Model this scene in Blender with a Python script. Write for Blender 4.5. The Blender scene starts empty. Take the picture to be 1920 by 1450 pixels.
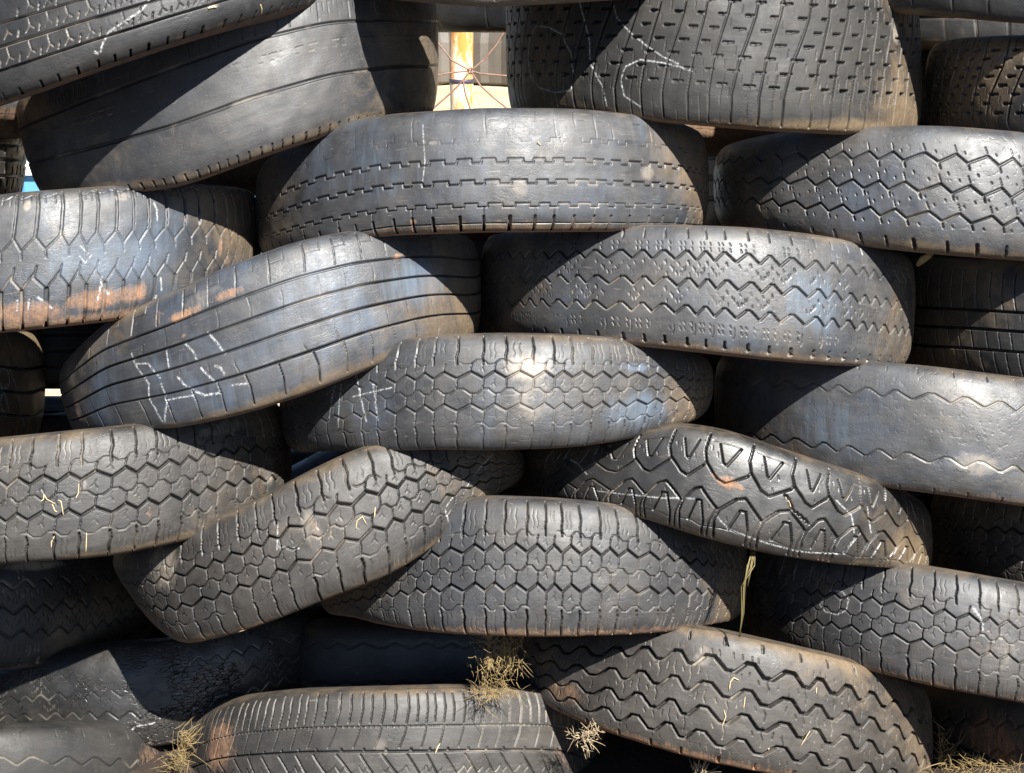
import bpy, math, random
import numpy as np
from mathutils import Vector

# ------------------------------------------------------------------ camera, sky, sun, exposure
sc = bpy.context.scene
COL = sc.collection
PITCH = math.radians(12.0)
DIST = 3.0
KPX = 0.0008                      # metres per photo pixel at the picture plane through the pile's front
AIM_Z = 0.69
CAM = np.array([0.0, -DIST*math.cos(PITCH), AIM_Z + DIST*math.sin(PITCH)])
cd = bpy.data.cameras.new('camera')
cam = bpy.data.objects.new('camera', cd); COL.objects.link(cam)
cam.location = CAM
cam.rotation_euler = (math.radians(90) - PITCH, 0, 0)
cd.sensor_fit = 'HORIZONTAL'; cd.sensor_width = 36.0
cd.lens = 36.0*DIST/(1920*KPX)
cd.clip_start = 0.05; cd.clip_end = 2000
sc.camera = cam

SUN_EL, SUN_AZ = math.radians(40), math.radians(27)      # azimuth measured from behind the camera towards its right
sun_dir = Vector((math.cos(SUN_EL)*math.sin(SUN_AZ), -math.cos(SUN_EL)*math.cos(SUN_AZ), math.sin(SUN_EL)))
w = bpy.data.worlds.new('World'); sc.world = w; w.use_nodes = True
nt = w.node_tree; nt.nodes.clear()
sky = nt.nodes.new('ShaderNodeTexSky'); sky.sky_type = 'NISHITA'; sky.sun_disc = False
sky.air_density = 0.45; sky.dust_density = 0.1; sky.altitude = 900
sky.sun_elevation = SUN_EL; sky.sun_rotation = math.pi - SUN_AZ
bg = nt.nodes.new('ShaderNodeBackground'); bg.inputs['Strength'].default_value = 0.05
wo = nt.nodes.new('ShaderNodeOutputWorld')
nt.links.new(sky.outputs[0], bg.inputs['Color']); nt.links.new(bg.outputs[0], wo.inputs['Surface'])
sl = bpy.data.lights.new('sun', 'SUN'); sl.energy = 5.0; sl.angle = math.radians(0.5); sl.color = (1.0, 0.97, 0.92)
so = bpy.data.objects.new('sun', sl); COL.objects.link(so)
so.rotation_euler = (-sun_dir).to_track_quat('-Z', 'Y').to_euler()
so.location = (3, -5, 6)
sc.view_settings.view_transform = 'Standard'; sc.view_settings.look = 'None'
sc.view_settings.exposure = 1.4; sc.view_settings.gamma = 1.0
sc.view_settings.use_curve_mapping = False
sc.cycles.max_bounces = 5; sc.cycles.diffuse_bounces = 2; sc.cycles.glossy_bounces = 2

CP, SP = math.cos(PITCH), math.sin(PITCH)
def at(px, py, Y):
    """point of the world seen at photo pixel (px, py) on the upright plane y = Y"""
    h = (np.asarray(px, float) - 960)*KPX/DIST; v = (725 - np.asarray(py, float))*KPX/DIST
    dy = CP + SP*v; dz = -SP + CP*v
    t = (Y - CAM[1])/dy
    return CAM[0] + t*h, CAM[2] + t*dz
def proj(x, y, z):
    rx, ry, rz = x - CAM[0], y - CAM[1], z - CAM[2]
    f = ry*CP - rz*SP; u = ry*SP + rz*CP
    return 960 + rx/f*DIST/KPX, 725 - u/f*DIST/KPX

# ------------------------------------------------------------------ tagging
def tag(o, label=None, cat=None, group=None, kind=None):
    if label: o['label'] = label
    if cat: o['category'] = cat
    if group: o['group'] = group
    if kind: o['kind'] = kind
    return o
def empty(name, loc):
    o = bpy.data.objects.new(name, None); COL.objects.link(o); o.location = loc
    o.empty_display_size = 0.05
    return o

# ------------------------------------------------------------------ materials
class N:
    def __init__(s, name):
        s.m = bpy.data.materials.new(name); s.m.use_nodes = True
        s.t = s.m.node_tree; s.b = s.t.nodes['Principled BSDF']
    def n(s, typ, **kw):
        x = s.t.nodes.new(typ)
        for k, v in kw.items(): setattr(x, k, v)
        return x
    def L(s, a, b): s.t.links.new(a, b)
    def noise(s, vec, scale, detail=4, rough=0.6, dist=0.0):
        x = s.n('ShaderNodeTexNoise'); x.inputs['Scale'].default_value = scale
        x.inputs['Detail'].default_value = detail; x.inputs['Roughness'].default_value = rough
        x.inputs['Distortion'].default_value = dist
        if vec is not None: s.L(vec, x.inputs['Vector'])
        return x.outputs['Fac']
    def ramp(s, fac, stops):
        x = s.n('ShaderNodeValToRGB'); e = x.color_ramp.elements
        while len(e) < len(stops): e.new(0.5)
        for i, (p, c) in enumerate(stops):
            e[i].position = p; e[i].color = c if len(c) == 4 else (*c, 1)
        s.L(fac, x.inputs['Fac']); return x.outputs['Color']
    def rng(s, v, a, b, c=0.0, d=1.0):
        x = s.n('ShaderNodeMapRange'); x.clamp = True
        for i, q in enumerate((a, b, c, d)): x.inputs[i+1].default_value = q
        s.L(v, x.inputs[0]); return x.outputs[0]
    def math(s, op, a, b=None, clamp=False):
        x = s.n('ShaderNodeMath', operation=op, use_clamp=clamp)
        for i, q in enumerate((a, b)):
            if q is None: continue
            if isinstance(q, (int, float)): x.inputs[i].default_value = q
            else: s.L(q, x.inputs[i])
        return x.outputs[0]
    def mix(s, fac, a, b):
        x = s.n('ShaderNodeMix', data_type='RGBA')
        for i, q in ((0, fac), (6, a), (7, b)):
            if isinstance(q, (int, float)): x.inputs[i].default_value = q
            elif isinstance(q, tuple): x.inputs[i].default_value = (*q, 1)
            else: s.L(q, x.inputs[i])
        return x.outputs[2]
    def attr(s, name):
        x = s.n('ShaderNodeAttribute'); x.attribute_name = name; return x
    def coord(s, offset=0.0, scale=(1, 1, 1), src=None):
        m = s.n('ShaderNodeMapping'); m.inputs['Location'].default_value = (offset, offset*0.7, -offset)
        m.inputs['Scale'].default_value = scale
        s.L(src if src is not None else s.n('ShaderNodeTexCoord').outputs['Object'], m.inputs['Vector'])
        return m.outputs[0]
    def bump(s, h, strength, dist, prev=None):
        x = s.n('ShaderNodeBump'); x.inputs['Strength'].default_value = strength; x.inputs['Distance'].default_value = dist
        s.L(h, x.inputs['Height'])
        if prev is not None: s.L(prev, x.inputs['Normal'])
        return x.outputs[0]

def rubber(name, seed, base=(0.030, 0.031, 0.034), dust=(0.128, 0.117, 0.103), blue=0.3, dusty=0.5,
           rough=0.54, crack=0.14, mudcol=(0.34, 0.185, 0.10), pale=(0.36, 0.31, 0.25), pits=0.0, gdust=0.6, spec=0.5):
    k = N(name); off = seed*3.7
    base = tuple(c*0.58 for c in base); spec = min(0.9, spec + 0.25); rough = rough + 0.035
    st = k.attr('st').outputs['Vector']
    P = k.coord(off); S = k.coord(off, src=st)
    big = k.noise(P, 5.0, 5, 0.62, 0.4)
    mid = k.noise(P, 26.0, 6, 0.65, 0.3)
    fine = k.noise(P, 150.0, 4, 0.7)
    streak = k.noise(k.coord(off, (14, 70, 70), src=st), 1.0, 5, 0.65, 0.6)      # scuffs running round the tyre
    drip = k.noise(k.coord(off+4, (90, 9, 9), src=st), 1.0, 4, 0.6, 0.5)          # water stains running across it
    # worn rubber: charcoal, with weathered grey film
    col = k.mix(k.rng(mid, 0.35, 0.7), base, tuple(c*1.55 for c in base))
    film = k.math('MULTIPLY', k.rng(big, 0.40, 0.66), k.rng(streak, 0.3, 0.68), True)
    col = k.mix(k.math('MULTIPLY', film, 0.62*dusty), col, dust)
    cloud = k.math('MULTIPLY', k.rng(k.noise(k.coord(off+21), 9.0, 8, 0.7, 0.8), 0.46, 0.62), k.rng(drip, 0.3, 0.65, 0.2, 1.0), True)
    col = k.mix(k.math('MULTIPLY', cloud, 0.26*dusty), col, (0.155, 0.125, 0.095))
    scr = k.rng(k.noise(k.coord(off+17, (30, 260, 200), src=st), 1.0, 3, 0.5, 1.5), 0.66, 0.74)
    col = k.mix(k.math('MULTIPLY', scr, 0.35*dusty), col, pale)
    if blue > 0:
        bl = k.math('MULTIPLY', k.rng(k.noise(k.coord(off+9), 6.5, 4, 0.6, 0.5), 0.47, 0.64), k.rng(drip, 0.3, 0.7), True)
        col = k.mix(k.math('MULTIPLY', bl, blue), col, (0.065, 0.088, 0.125))
    tn = k.math('SUBTRACT', k.math('MULTIPLY', k.attr('tint').outputs['Fac'], 1.5), k.math('ADD', k.rng(drip, 0.3, 0.62, 0.0, 0.7), k.rng(mid, 0.3, 0.7, 0.0, 0.5)), True)
    col = k.mix(k.math('MULTIPLY', tn, 0.75), col, (0.105, 0.140, 0.185))
    er = k.math('SUBTRACT', k.math('MULTIPLY', k.attr('earth').outputs['Fac'], 1.5), k.rng(k.noise(k.coord(off+31), 13.0, 8, 0.72, 0.7), 0.25, 0.68, 0.05, 1.1), True)
    col = k.mix(k.math('MULTIPLY', er, 0.8), col, k.mix(k.rng(fine, .3, .7), (0.17, 0.115, 0.062), (0.235, 0.17, 0.10)))
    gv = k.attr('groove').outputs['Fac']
    col = k.mix(k.math('MULTIPLY', gv, 0.9), col, tuple(c*0.35 for c in base))  # shade in the grooves painted as darker rubber
    gd = k.math('MULTIPLY', gv, k.rng(k.noise(k.coord(off+8), 7.0, 4, 0.6), 0.52, 0.70, 0.0, gdust))
    col = k.mix(gd, col, tuple(c*1.1 for c in pale))
    # powdery specks
    spk = k.rng(k.noise(k.coord(off+2), 420.0, 2, 0.5), 0.70, 0.76)
    col = k.mix(k.math('MULTIPLY', spk, 0.5*dusty), col, pale)
    # light brown dust clouds, earth, chalk
    cl = k.noise(k.coord(off+12), 17.0, 7, 0.72, 0.9)
    du = k.math('SUBTRACT', k.math('MULTIPLY', k.attr('dust').outputs['Fac'], 1.5), k.rng(cl, 0.22, 0.68, 0.05, 1.15), True)
    col = k.mix(k.math('MULTIPLY', du, 0.7), col, pale)
    mn = k.math('ADD', k.rng(k.noise(k.coord(off+5), 48.0, 9, 0.8, 1.0), 0.28, 0.7, 0.0, 1.1), k.rng(k.noise(k.coord(off+15, (160, 22, 22), src=st), 1.0, 5, 0.7, 0.8), 0.3, 0.7, 0.0, 0.8))
    md = k.math('SUBTRACT', k.math('MULTIPLY', k.attr('mud').outputs['Fac'], 2.1), mn, True)
    mudv = k.mix(k.rng(fine, 0.3, 0.7), tuple(c*0.6 for c in mudcol), mudcol)
    col = k.mix(k.math('MULTIPLY', md, 0.85, True), col, mudv)
    ch = k.math('MULTIPLY', k.attr('chalk').outputs['Fac'], k.rng(k.noise(k.coord(off+7), 300.0, 5, 0.8), 0.42, 0.64), True)
    col = k.mix(ch, col, (0.72, 0.74, 0.74))
    k.L(col, k.b.inputs['Base Color'])
    r = k.math('ADD', k.rng(mid, 0.3, 0.72, rough-0.10, rough+0.14), k.math('MULTIPLY', k.math('MAXIMUM', md, ch), 0.4), True)
    k.L(r, k.b.inputs['Roughness'])
    k.b.inputs['Specular IOR Level'].default_value = spec
    # surface: fine grain, cracks, soft dents
    vor = k.n('ShaderNodeTexVoronoi', feature='DISTANCE_TO_EDGE'); vor.inputs['Scale'].default_value = 1.0
    mp = k.coord(off+1, (60, 170, 60), src=st)
    dv = k.n('ShaderNodeMix', data_type='RGBA', blend_type='ADD'); dv.inputs[0].default_value = 1.0
    k.L(mp, dv.inputs[6])
    nz = k.n('ShaderNodeTexNoise'); nz.inputs['Scale'].default_value = 90; k.L(P, nz.inputs['Vector']); k.L(nz.outputs['Color'], dv.inputs[7])
    k.L(dv.outputs[2], vor.inputs['Vector'])
    ck = k.math('MULTIPLY', k.rng(vor.outputs['Distance'], 0.0, 0.07, -1.0, 0.0), k.rng(k.noise(k.coord(off+3), 8, 3), 0.5, 0.62))
    b1 = k.bump(fine, 0.3, 0.0006)
    b2 = k.bump(mid, 0.25, 0.0025, b1)
    b3 = k.bump(ck, crack, 0.0025, b2)
    b4 = k.bump(streak, 0.3, 0.0015, b3)
    if pits:
        b4 = k.bump(k.rng(k.noise(k.coord(off+6), 130.0, 1, 0.4), 0.60, 0.72, 0.0, -1.0), pits, 0.004, b4)
    b5 = k.bump(k.math('MAXIMUM', md, k.math('MULTIPLY', ch, 0.4)), 0.5, 0.0015, b4)
    k.L(b5, k.b.inputs['Normal'])
    return k.m

# ------------------------------------------------------------------ tread patterns
# a pattern is (pitch in mm, list of (x0,y0,x1,y1,width mm,depth mm)); x in pitches round the tyre, y 0 top .. 1 bottom of the tyre's face
def pl(S, pts, wd, d, dx=0.0, rep=1, w2=None):
    for r in range(rep):
        o = dx + r/rep
        for (a, b), (c, e) in zip(pts[:-1], pts[1:]):
            S.append((a+o if rep == 1 else a/rep+o, b, c+o if rep == 1 else c/rep+o, e, wd, d))
def pat_hex(P=32, main=3.2, sh=2.6, k=1.0):
    S = []
    D = 6*k
    pl(S, [(0, .315), (.5, .375), (1, .315)], main, D)
    pl(S, [(0, .655), (.5, .595), (1, .655)], main, D, 0.5)
    st = [(0, 0), (.12, -.02), (.38, -.02), (.5, 0), (.62, .02), (.88, .02), (1, 0)]
    for y, dx, wd in ((.235, .1, 1.7), (.485, .35, 1.8), (.775, .1, 1.7)):
        pl(S, [(a, b+y) for a, b in st], wd, 3.5*k, dx)
    pl(S, [(.5, .375), (.5, .42), (.47, .465)], 1.9, 4*k)
    pl(S, [(0, .315), (0, .28), (.06, .25)], 1.9, 4*k)
    pl(S, [(0, .595), (0, .55), (.05, .505)], 1.9, 4*k)
    pl(S, [(.5, .655), (.5, .70), (.44, .757)], 1.9, 4*k)
    pl(S, [(.5, .25), (.47, .19), (.54, .13), (.5, .02)], sh, D)
    pl(S, [(.44, .79), (.49, .85), (.43, .90), (.45, .985)], sh, D)
    for x in (.0, .78):
        pl(S, [(x, .20), (x+.05, .16), (x-.03, .12), (x+.02, .07)], 1.2, 1.3*k)
        pl(S, [(x-.06, .82), (x-.02, .86), (x-.08, .90), (x-.04, .95)], 1.2, 1.2*k)
    for x, y in ((.0, .42), (.5, .53), (.02, .69), (.5, .29)):
        pl(S, [(x-.16, y+.012), (x-.04, y-.004), (x+.05, y+.03)], 1.2, 1.8*k); pl(S, [(x-.04, y-.004), (x+.02, y-.04)], 1.2, 1.6*k)
    return P, S
def pat_step(P=35):
    S = []
    for i, (y, wd, d) in enumerate(((.27, 1.5, 1.2), (.435, 2.2, 3.5), (.605, 2.2, 3.5), (.79, 1.9, 2.6))):
        a = .016
        pl(S, [(0, y-a), (.54, y-a), (.56, y+a), (.98, y+a), (1, y-a)], wd, d, i*0.13)
    for x in (.2,):
        pl(S, [(x, .80), (x, .90)], 1.6, 2.5); pl(S, [(x, .88), (x, .99)], 3.8, 5)
        pl(S, [(x+.1, .03), (x+.06, .10), (x+.12, .25)], 1.4, 1.5)
    pl(S, [(x+.12, .935), (x+.88, .935)], 2.0, 2.5)
    pl(S, [(.45, .10), (.8, .10)], 1.2, 1.2)
    return P, S
def pat_ribs(P=46):
    S = []
    for y in (.235, .40, .56, .735): pl(S, [(0, y), (1, y)], 3.0, 5)
    pl(S, [(.0, .75), (.10, .84), (.12, .96)], 1.8, 3)
    pl(S, [(.0, .21), (.04, .10), (.02, .02)], 1.8, 3); pl(S, [(.5, .09), (.5, .03)], 1.6, 2.5)
    pl(S, [(.02, .085), (.48, .085)], 1.3, 1.6)
    pl(S, [(.3, .25), (.36, .33), (.33, .385)], 1.2, 1.3); pl(S, [(.7, .58), (.74, .66), (.84, .72)], 1.2, 1.3)
    return P, S
def pat_zig(P=34):
    S = []
    for y, dx in ((.24, .0), (.455, .1), (.67, .0)):
        pl(S, [(0, y+.033), (.40, y-.033), (.55, y-.033), (.94, y+.033), (1, y+.033)], 2.8, 3.6, dx)
    for y in (.33, .545):
        for x, o in ((.08, -.02), (.30, .02), (.52, -.03), (.78, .01)):
            pl(S, [(x, y+o-.012), (x+.07, y+o+.012)], 1.6, 2.4); pl(S, [(x+.1, y-o+.02), (x+.1, y-o+.045)], 1.5, 2.2)
        pl(S, [(.0, y+.04), (.05, y+.07)], 1.5, 2); pl(S, [(.56, y-.05), (.6, y-.02)], 1.5, 2); pl(S, [(.25, y+.05), (.33, y+.03)], 1.5, 2)
    for x in (.15, .35, .7):
        pl(S, [(x, .765), (x+.06, .785)], 1.6, 2.4); pl(S, [(x+.01, .81), (x+.06, .835)], 1.6, 2.4)
        pl(S, [(x, .13), (x+.06, .15)], 1.6, 2.4); pl(S, [(x+.02, .175), (x+.06, .20)], 1.6, 2.4)
    pl(S, [(.9, .78), (.92, .84), (.86, .87)], 1.4, 2)
    pl(S, [(.5, .90), (.5, .95)], 4.2, 5); pl(S, [(.42, .945), (.58, .945)], 2.5, 4)
    pl(S, [(.5, .03), (.52, .10)], 2.2, 3)
    return P, S
def pat_worn(P=50):
    S = []
    for y, dx in ((.235, .0), (.72, .35)):
        pl(S, [(0, y+.028), (.1, y+.028), (.45, y-.028), (.6, y-.028), (1, y+.028)], 2.4, 1.7, dx)
    pl(S, [(.5, .955), (.5, .99)], 2.4, 2.5); pl(S, [(.2, .02), (.2, .06)], 2, 2)
    pl(S, [(0, .915), (.25, .915)], 1.3, .8); pl(S, [(.45, .93), (.75, .925)], 1.3, .8)
    return P, S
def pat_tick(P=44):
    S = []
    for y, dx in ((.25, .0), (.49, .45), (.71, .1)):
        pl(S, [(0, y+.04), (.62, y-.03), (1, y+.04)], 3.0, 4.0, dx)
        pl(S, [(1, y+.04), (1.06, y+.09)], 2.4, 3.5, dx); pl(S, [(.62, y-.05), (.56, y-.10)], 1.8, 2.5, dx)
    for x, y in ((.3, .37), (.7, .42), (.2, .58), (.6, .56), (.85, .62), (.45, .78), (.9, .2)):
        pl(S, [(x, y), (x+.03, y+.015)], 2.0, 2.5)
    pl(S, [(.3, .91), (.34, .98)], 4.5, 6)
    return P, S
def pat_arch(P=62):
    S = []
    pl(S, [(0, .30), (.30, .43), (.50, .46), (.93, .34)], 3.0, 6)
    pl(S, [(0, .30), (-.07, .20), (.0, .05)], 3.0, 6); pl(S, [(.93, .34), (1.0, .30)], 2.2, 4)
    pl(S, [(.28, .12), (.40, .28), (.48, .30), (.72, .12)], 2.4, 5)
    pl(S, [(.1, .10), (.9, .115)], 1.2, 1.0)
    pl(S, [(0, .70), (.30, .57), (.50, .54), (.95, .70)], 3.2, 6, .45)
    pl(S, [(0, .70), (-.08, .80), (-.05, .97)], 3.0, 6, .45)
    pl(S, [(.22, .86), (.42, .66), (.55, .66), (.66, .84), (.64, .97)], 2.8, 6, .45)
    pl(S, [(.95, .70), (.8, .83), (.78, .97)], 2.2, 4, .45)
    pl(S, [(-.05, .87), (.3, .86), (.6, .89), (.95, .87)], 1.3, 2.0, .45)
    for x, y in ((.25, .2), (.55, .38), (.65, .25), (.1, .15)):
        pl(S, [(x, y), (x+.02, y+.035)], 1.3, 2)
    for x, y in ((.35, .78), (.5, .60), (.15, .75), (.75, .68)):
        pl(S, [(x, y), (x+.02, y+.035)], 1.3, 2, .45)
    return P, S
def pat_truck(P=57):
    S = []
    for y, wd in ((.225, 5.0), (.425, 4.4), (.615, 4.4), (.80, 4.4)):
        a = .042
        pl(S, [(0, y-a), (.22, y-a), (.50, y+a), (.72, y+a), (1, y-a)], wd, 9)
    for i, y in enumerate((.325, .52, .71)):
        for x in (.1, .62):
            pl(S, [(x, y-.075), (x-.03, y-.02), (x+.03, y+.02), (x+.0, y+.075)], 1.3, 3)
        pl(S, [(.35, y-.03), (.39, y+.0)], 1.6, 3); pl(S, [(.88, y-.05), (.86, y)], 1.6, 3)
    for x in (.12, .3, .62, .85):
        pl(S, [(x, .13), (x+.02, .17)], 1.5, 2.4); pl(S, [(x, .86), (x+.02, .89)], 1.4, 2)
    pl(S, [(.4, .035), (.41, .08)], 4.0, 4); pl(S, [(.6, .93), (.6, .97)], 4.0, 4)
    return P, S
def pat_asym(P=68):
    S = []
    for x in (0, .5):
        pl(S, [(x+.04, .02), (x+.06, .13), (x, .24)], 2.2, 4); pl(S, [(x+.27, .03), (x+.29, .13), (x+.25, .23)], 2.2, 4)
        pl(S, [(x, .27), (x-.04, .33), (x-.14, .42)], 1.8, 3)
        pl(S, [(x+.02, .475), (x+.42, .67), (x+.62, .78)], 2.4, 4)
        pl(S, [(x-.1, .60), (x, .56), (x+.08, .61), (x+.18, .57), (x+.3, .62), (x+.4, .60)], 1.7, 3)
        for q in (.02, .15, .27, .39): pl(S, [(x+q, .262), (x+q+.07, .262)], 2.2, 3)
        pl(S, [(x+.1, .43), (x+.14, .455)], 3, 4)
    pl(S, [(0, .45), (1, .45)], 3.4, 5); pl(S, [(0, .72), (1, .72)], 3.4, 5)
    return P, S
def pat_lug(P=30):
    S = []
    for x in (.0,):
        pl(S, [(x, .03), (x+.06, .12), (x+.02, .28), (x-.02, .335)], 4.0, 4.5)
        pl(S, [(x-.3, .04), (x-.28, .10)], 1.6, 2.5); pl(S, [(x+.3, .035), (x+.33, .09)], 1.6, 2.5)
        pl(S, [(x-.02, .33), (x+.40, .435), (x+.52, .41), (x+.98, .335)], 2.3, 2.2)
        pl(S, [(x+.4, .435), (x+.44, .49)], 2.2, 2.0)
        pl(S, [(x+.1, .55), (x+.0, .63), (x+.5, .72), (x+.6, .69), (x+1.0, .60)], 2.3, 2.2)
        pl(S, [(x+.5, .72), (x+.52, .82), (x+.54, .985)], 5.0, 5.0)
    pl(S, [(0, .045), (.25, .055), (.5, .05), (.75, .03), (1, .045)], 1.6, 2.2)
    return P, S
def pat_bald(P=18):
    S = []
    for y, wd, d in ((.335, 4.5, 2.2), (.66, 5.0, 2.6)): pl(S, [(0, y), (1, y)], wd, d)
    pl(S, [(0, .44), (.7, .44)], 1.3, .8); pl(S, [(0, .48), (.4, .48)], 1.2, .7)
    pl(S, [(0, .20), (.0, .31)], 1.3, 1.6); pl(S, [(.5, .20), (.5, .25)], 1.3, 1.0); pl(S, [(0, .195), (.5, .195)], 1.1, .7)
    pl(S, [(.5, .955), (.55, .99)], 2.6, 3.5)
    return P, S
def pat_fork(P=27):
    S = []
    for y in (.42, .60, .78): pl(S, [(0, y), (1, y)], 2.8, 4)
    for y in (.50, .69, .34):
        pl(S, [(.2, y-.07), (.3, y), (.5, y+.03)], 1.7, 2.5); pl(S, [(.3, y), (.1, y+.05)], 1.7, 2.2)
        pl(S, [(.75, y+.06), (.8, y+.01)], 1.8, 2.5)
    pl(S, [(.5, .95), (.5, .99)], 3.0, 4); pl(S, [(.2, .13), (.2, .02)], 2, 3)
    return P, S
def pat_diag(P=38):
    S = []
    pl(S, [(0, .98), (.02, .82), (.30, .62), (.95, .33), (1.15, .20), (1.2, .04)], 2.6, 5)
    pl(S, [(.55, .98), (.56, .84), (.8, .68)], 1.6, 3); pl(S, [(.55, .04), (.5, .16), (.3, .24)], 1.6, 3)
    rows = ((.16, .45), (.245, .05), (.33, .62), (.415, .2), (.50, .78), (.585, .35), (.67, .95), (.755, .5))
    for y, x in rows:
        pl(S, [(x, y), (x+.34, y-.004)], 3.0, 5); pl(S, [(x, y), (x+.12, y)], 4.6, 6)
        pl(S, [(x+.45, y+.02), (x+.40, y+.07)], 1.3, 2.5)
    return P, S
def pat_block(P=27):
    S = []
    for y in (.42, .57, .73): pl(S, [(0, y), (1, y)], 3.4, 6)
    pl(S, [(0, .74), (.06, .84), (.2, .97)], 2.0, 4); pl(S, [(.5, .58), (.56, .66), (.6, .72)], 1.8, 3)
    pl(S, [(0, .41), (-.1, .3), (.0, .1)], 2.0, 4); pl(S, [(.3, .44), (.35, .55)], 1.5, 2)
    return P, S
def pat_lines(P=60):
    S = []
    for y in (.3, .5, .7): pl(S, [(0, y), (1, y)], 3.4, 6)
    pl(S, [(0, .05), (.03, .25)], 2, 3); pl(S, [(.5, .74), (.5, .95)], 2, 3)
    return P, S
PATS = dict(hex=pat_hex, step=pat_step, ribs=pat_ribs, zig=pat_zig, worn=pat_worn, tick=pat_tick, arch=pat_arch, truck=pat_truck,
            asym=pat_asym, lug=pat_lug, bald=pat_bald, fork=pat_fork, diag=pat_diag, block=pat_block, lines=pat_lines)

def carve(pattern, s_mm, y, H_mm, wear, keep):
    """groove depth (mm) and 0..1 groove mask at tyre positions (s round the tyre, y across its face)"""
    P, segs = PATS[pattern]() if isinstance(pattern, str) else pattern
    u = (s_mm/P) % 1.0
    X = (u*P).astype(np.float32); Y = (y*H_mm).astype(np.float32)
    dep = np.zeros_like(X); msk = np.zeros_like(X)
    flat = X.ravel(); yf = Y.ravel(); dv = dep.ravel(); mv = msk.ravel()
    for (x0, y0, x1, y1, wd, d) in segs:
        lo, hi = min(y0, y1)*H_mm - wd, max(y0, y1)*H_mm + wd
        idx = np.nonzero((yf > lo) & (yf < hi))[0]
        if len(idx) == 0: continue
        fx, fy = flat[idx], yf[idx]
        best = np.full(len(idx), 1e9, np.float32)
        a0, b0 = x0*P, y0*H_mm; dx, dy = (x1-x0)*P, (y1-y0)*H_mm; ll = dx*dx+dy*dy+1e-9
        for k in range(-2, 3):
            ox = a0 + k*P
            if max(ox, ox+dx) < -wd or min(ox, ox+dx) > P+wd: continue
            t = np.clip(((fx-ox)*dx + (fy-b0)*dy)/ll, 0, 1)
            best = np.minimum(best, np.hypot(fx-ox-t*dx, fy-b0-t*dy))
        wd = wd*(1.02 if wd > 2.1 else 0.82); d = d*1.25; e = 0.36
        q = np.clip((wd/2 + e - best)/(2*e), 0, 1); q = q*q*(3-2*q)
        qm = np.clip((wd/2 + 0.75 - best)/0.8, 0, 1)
        if wd <= 1.7*0.82:
            kk = keep.ravel()[idx]; q = q*kk*0.7; qm = qm*kk
        dv[idx] = np.maximum(dv[idx], q*d); mv[idx] = np.maximum(mv[idx], qm)
        # softened block edge next to the groove
        q2 = np.clip(1 - (best - wd/2)/2.6, 0, 1)**2*0.12*min(1, d/3)
        dv[idx] = np.maximum(dv[idx], q2)
    return dv.reshape(X.shape)*wear, mv.reshape(X.shape)

def smooth_noise(rng, s, y, ks, ky, n=10):
    out = np.zeros(np.broadcast(s, y).shape)
    for _ in range(n):
        a = rng.uniform(-1, 1)*ks; b = rng.uniform(-1, 1)*ky; p = rng.uniform(0, 6.28)
        out += np.cos(a*s + b*y + p)
    return out/math.sqrt(n/2)

# ------------------------------------------------------------------ tyres
def grid_mesh(name, V, closed_u, mat, parent, attrs=None, st=None):
    """V: (nu, nv, 3) grid -> one mesh; smooth"""
    nu, nv, _ = V.shape
    me = bpy.data.meshes.new(name)
    me.vertices.add(nu*nv); me.vertices.foreach_set('co', V.reshape(-1).astype(np.float32))
    iu = np.arange(nu if closed_u else nu-1); jv = np.arange(nv-1)
    I, J = np.meshgrid(iu, jv, indexing='ij'); I2 = (I+1) % nu
    q = np.stack([I*nv+J, I2*nv+J, I2*nv+J+1, I*nv+J+1], -1).reshape(-1, 4).astype(np.int32)
    me.loops.add(q.size); me.loops.foreach_set('vertex_index', q.reshape(-1))
    me.polygons.add(len(q)); me.polygons.foreach_set('loop_start', np.arange(0, q.size, 4, dtype=np.int32))
    me.polygons.foreach_set('use_smooth', np.ones(len(q), bool))
    me.update(calc_edges=True)
    for k, a in (attrs or {}).items():
        at_ = me.attributes.new(k, 'FLOAT', 'POINT'); at_.data.foreach_set('value', a.reshape(-1).astype(np.float32))
    if st is not None:
        at_ = me.attributes.new('st', 'FLOAT_VECTOR', 'POINT'); at_.data.foreach_set('vector', st.reshape(-1).astype(np.float32))
    me.materials.append(mat)
    o = bpy.data.objects.new(name, me); COL.objects.link(o); o.parent = parent
    return o

def tab(a_k, v_k, sig=0.05, n=401):
    """smoothed table over a in [-1.2, 1.2]"""
    A = np.linspace(-1.2, 1.2, n)
    a_k = np.array(a_k); v_k = np.array(v_k, float)
    o = np.argsort(a_k); a_k, v_k = a_k[o], v_k[o]
    a_k = a_k + np.arange(len(a_k))*1e-6
    pad = 90; da = A[1]-A[0]
    B = np.concatenate([A[0]-da*np.arange(pad, 0, -1), A, A[-1]+da*np.arange(1, pad+1)])
    v = np.interp(B, a_k, v_k)
    if len(a_k) > 1:
        sl_ = np.clip((v_k[1]-v_k[0])/(a_k[1]-a_k[0]+1e-9), -.6, .6); v = np.where(B < a_k[0], v_k[0] + sl_*(B-a_k[0]), v)
        sr_ = np.clip((v_k[-1]-v_k[-2])/(a_k[-1]-a_k[-2]+1e-9), -.6, .6); v = np.where(B > a_k[-1], v_k[-1] + sr_*(B-a_k[-1]), v)
    ks = np.exp(-0.5*(np.arange(-80, 81)*da/sig)**2); ks /= ks.sum()
    v = np.convolve(v, ks, 'same')[pad:-pad]
    return A, v

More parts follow.
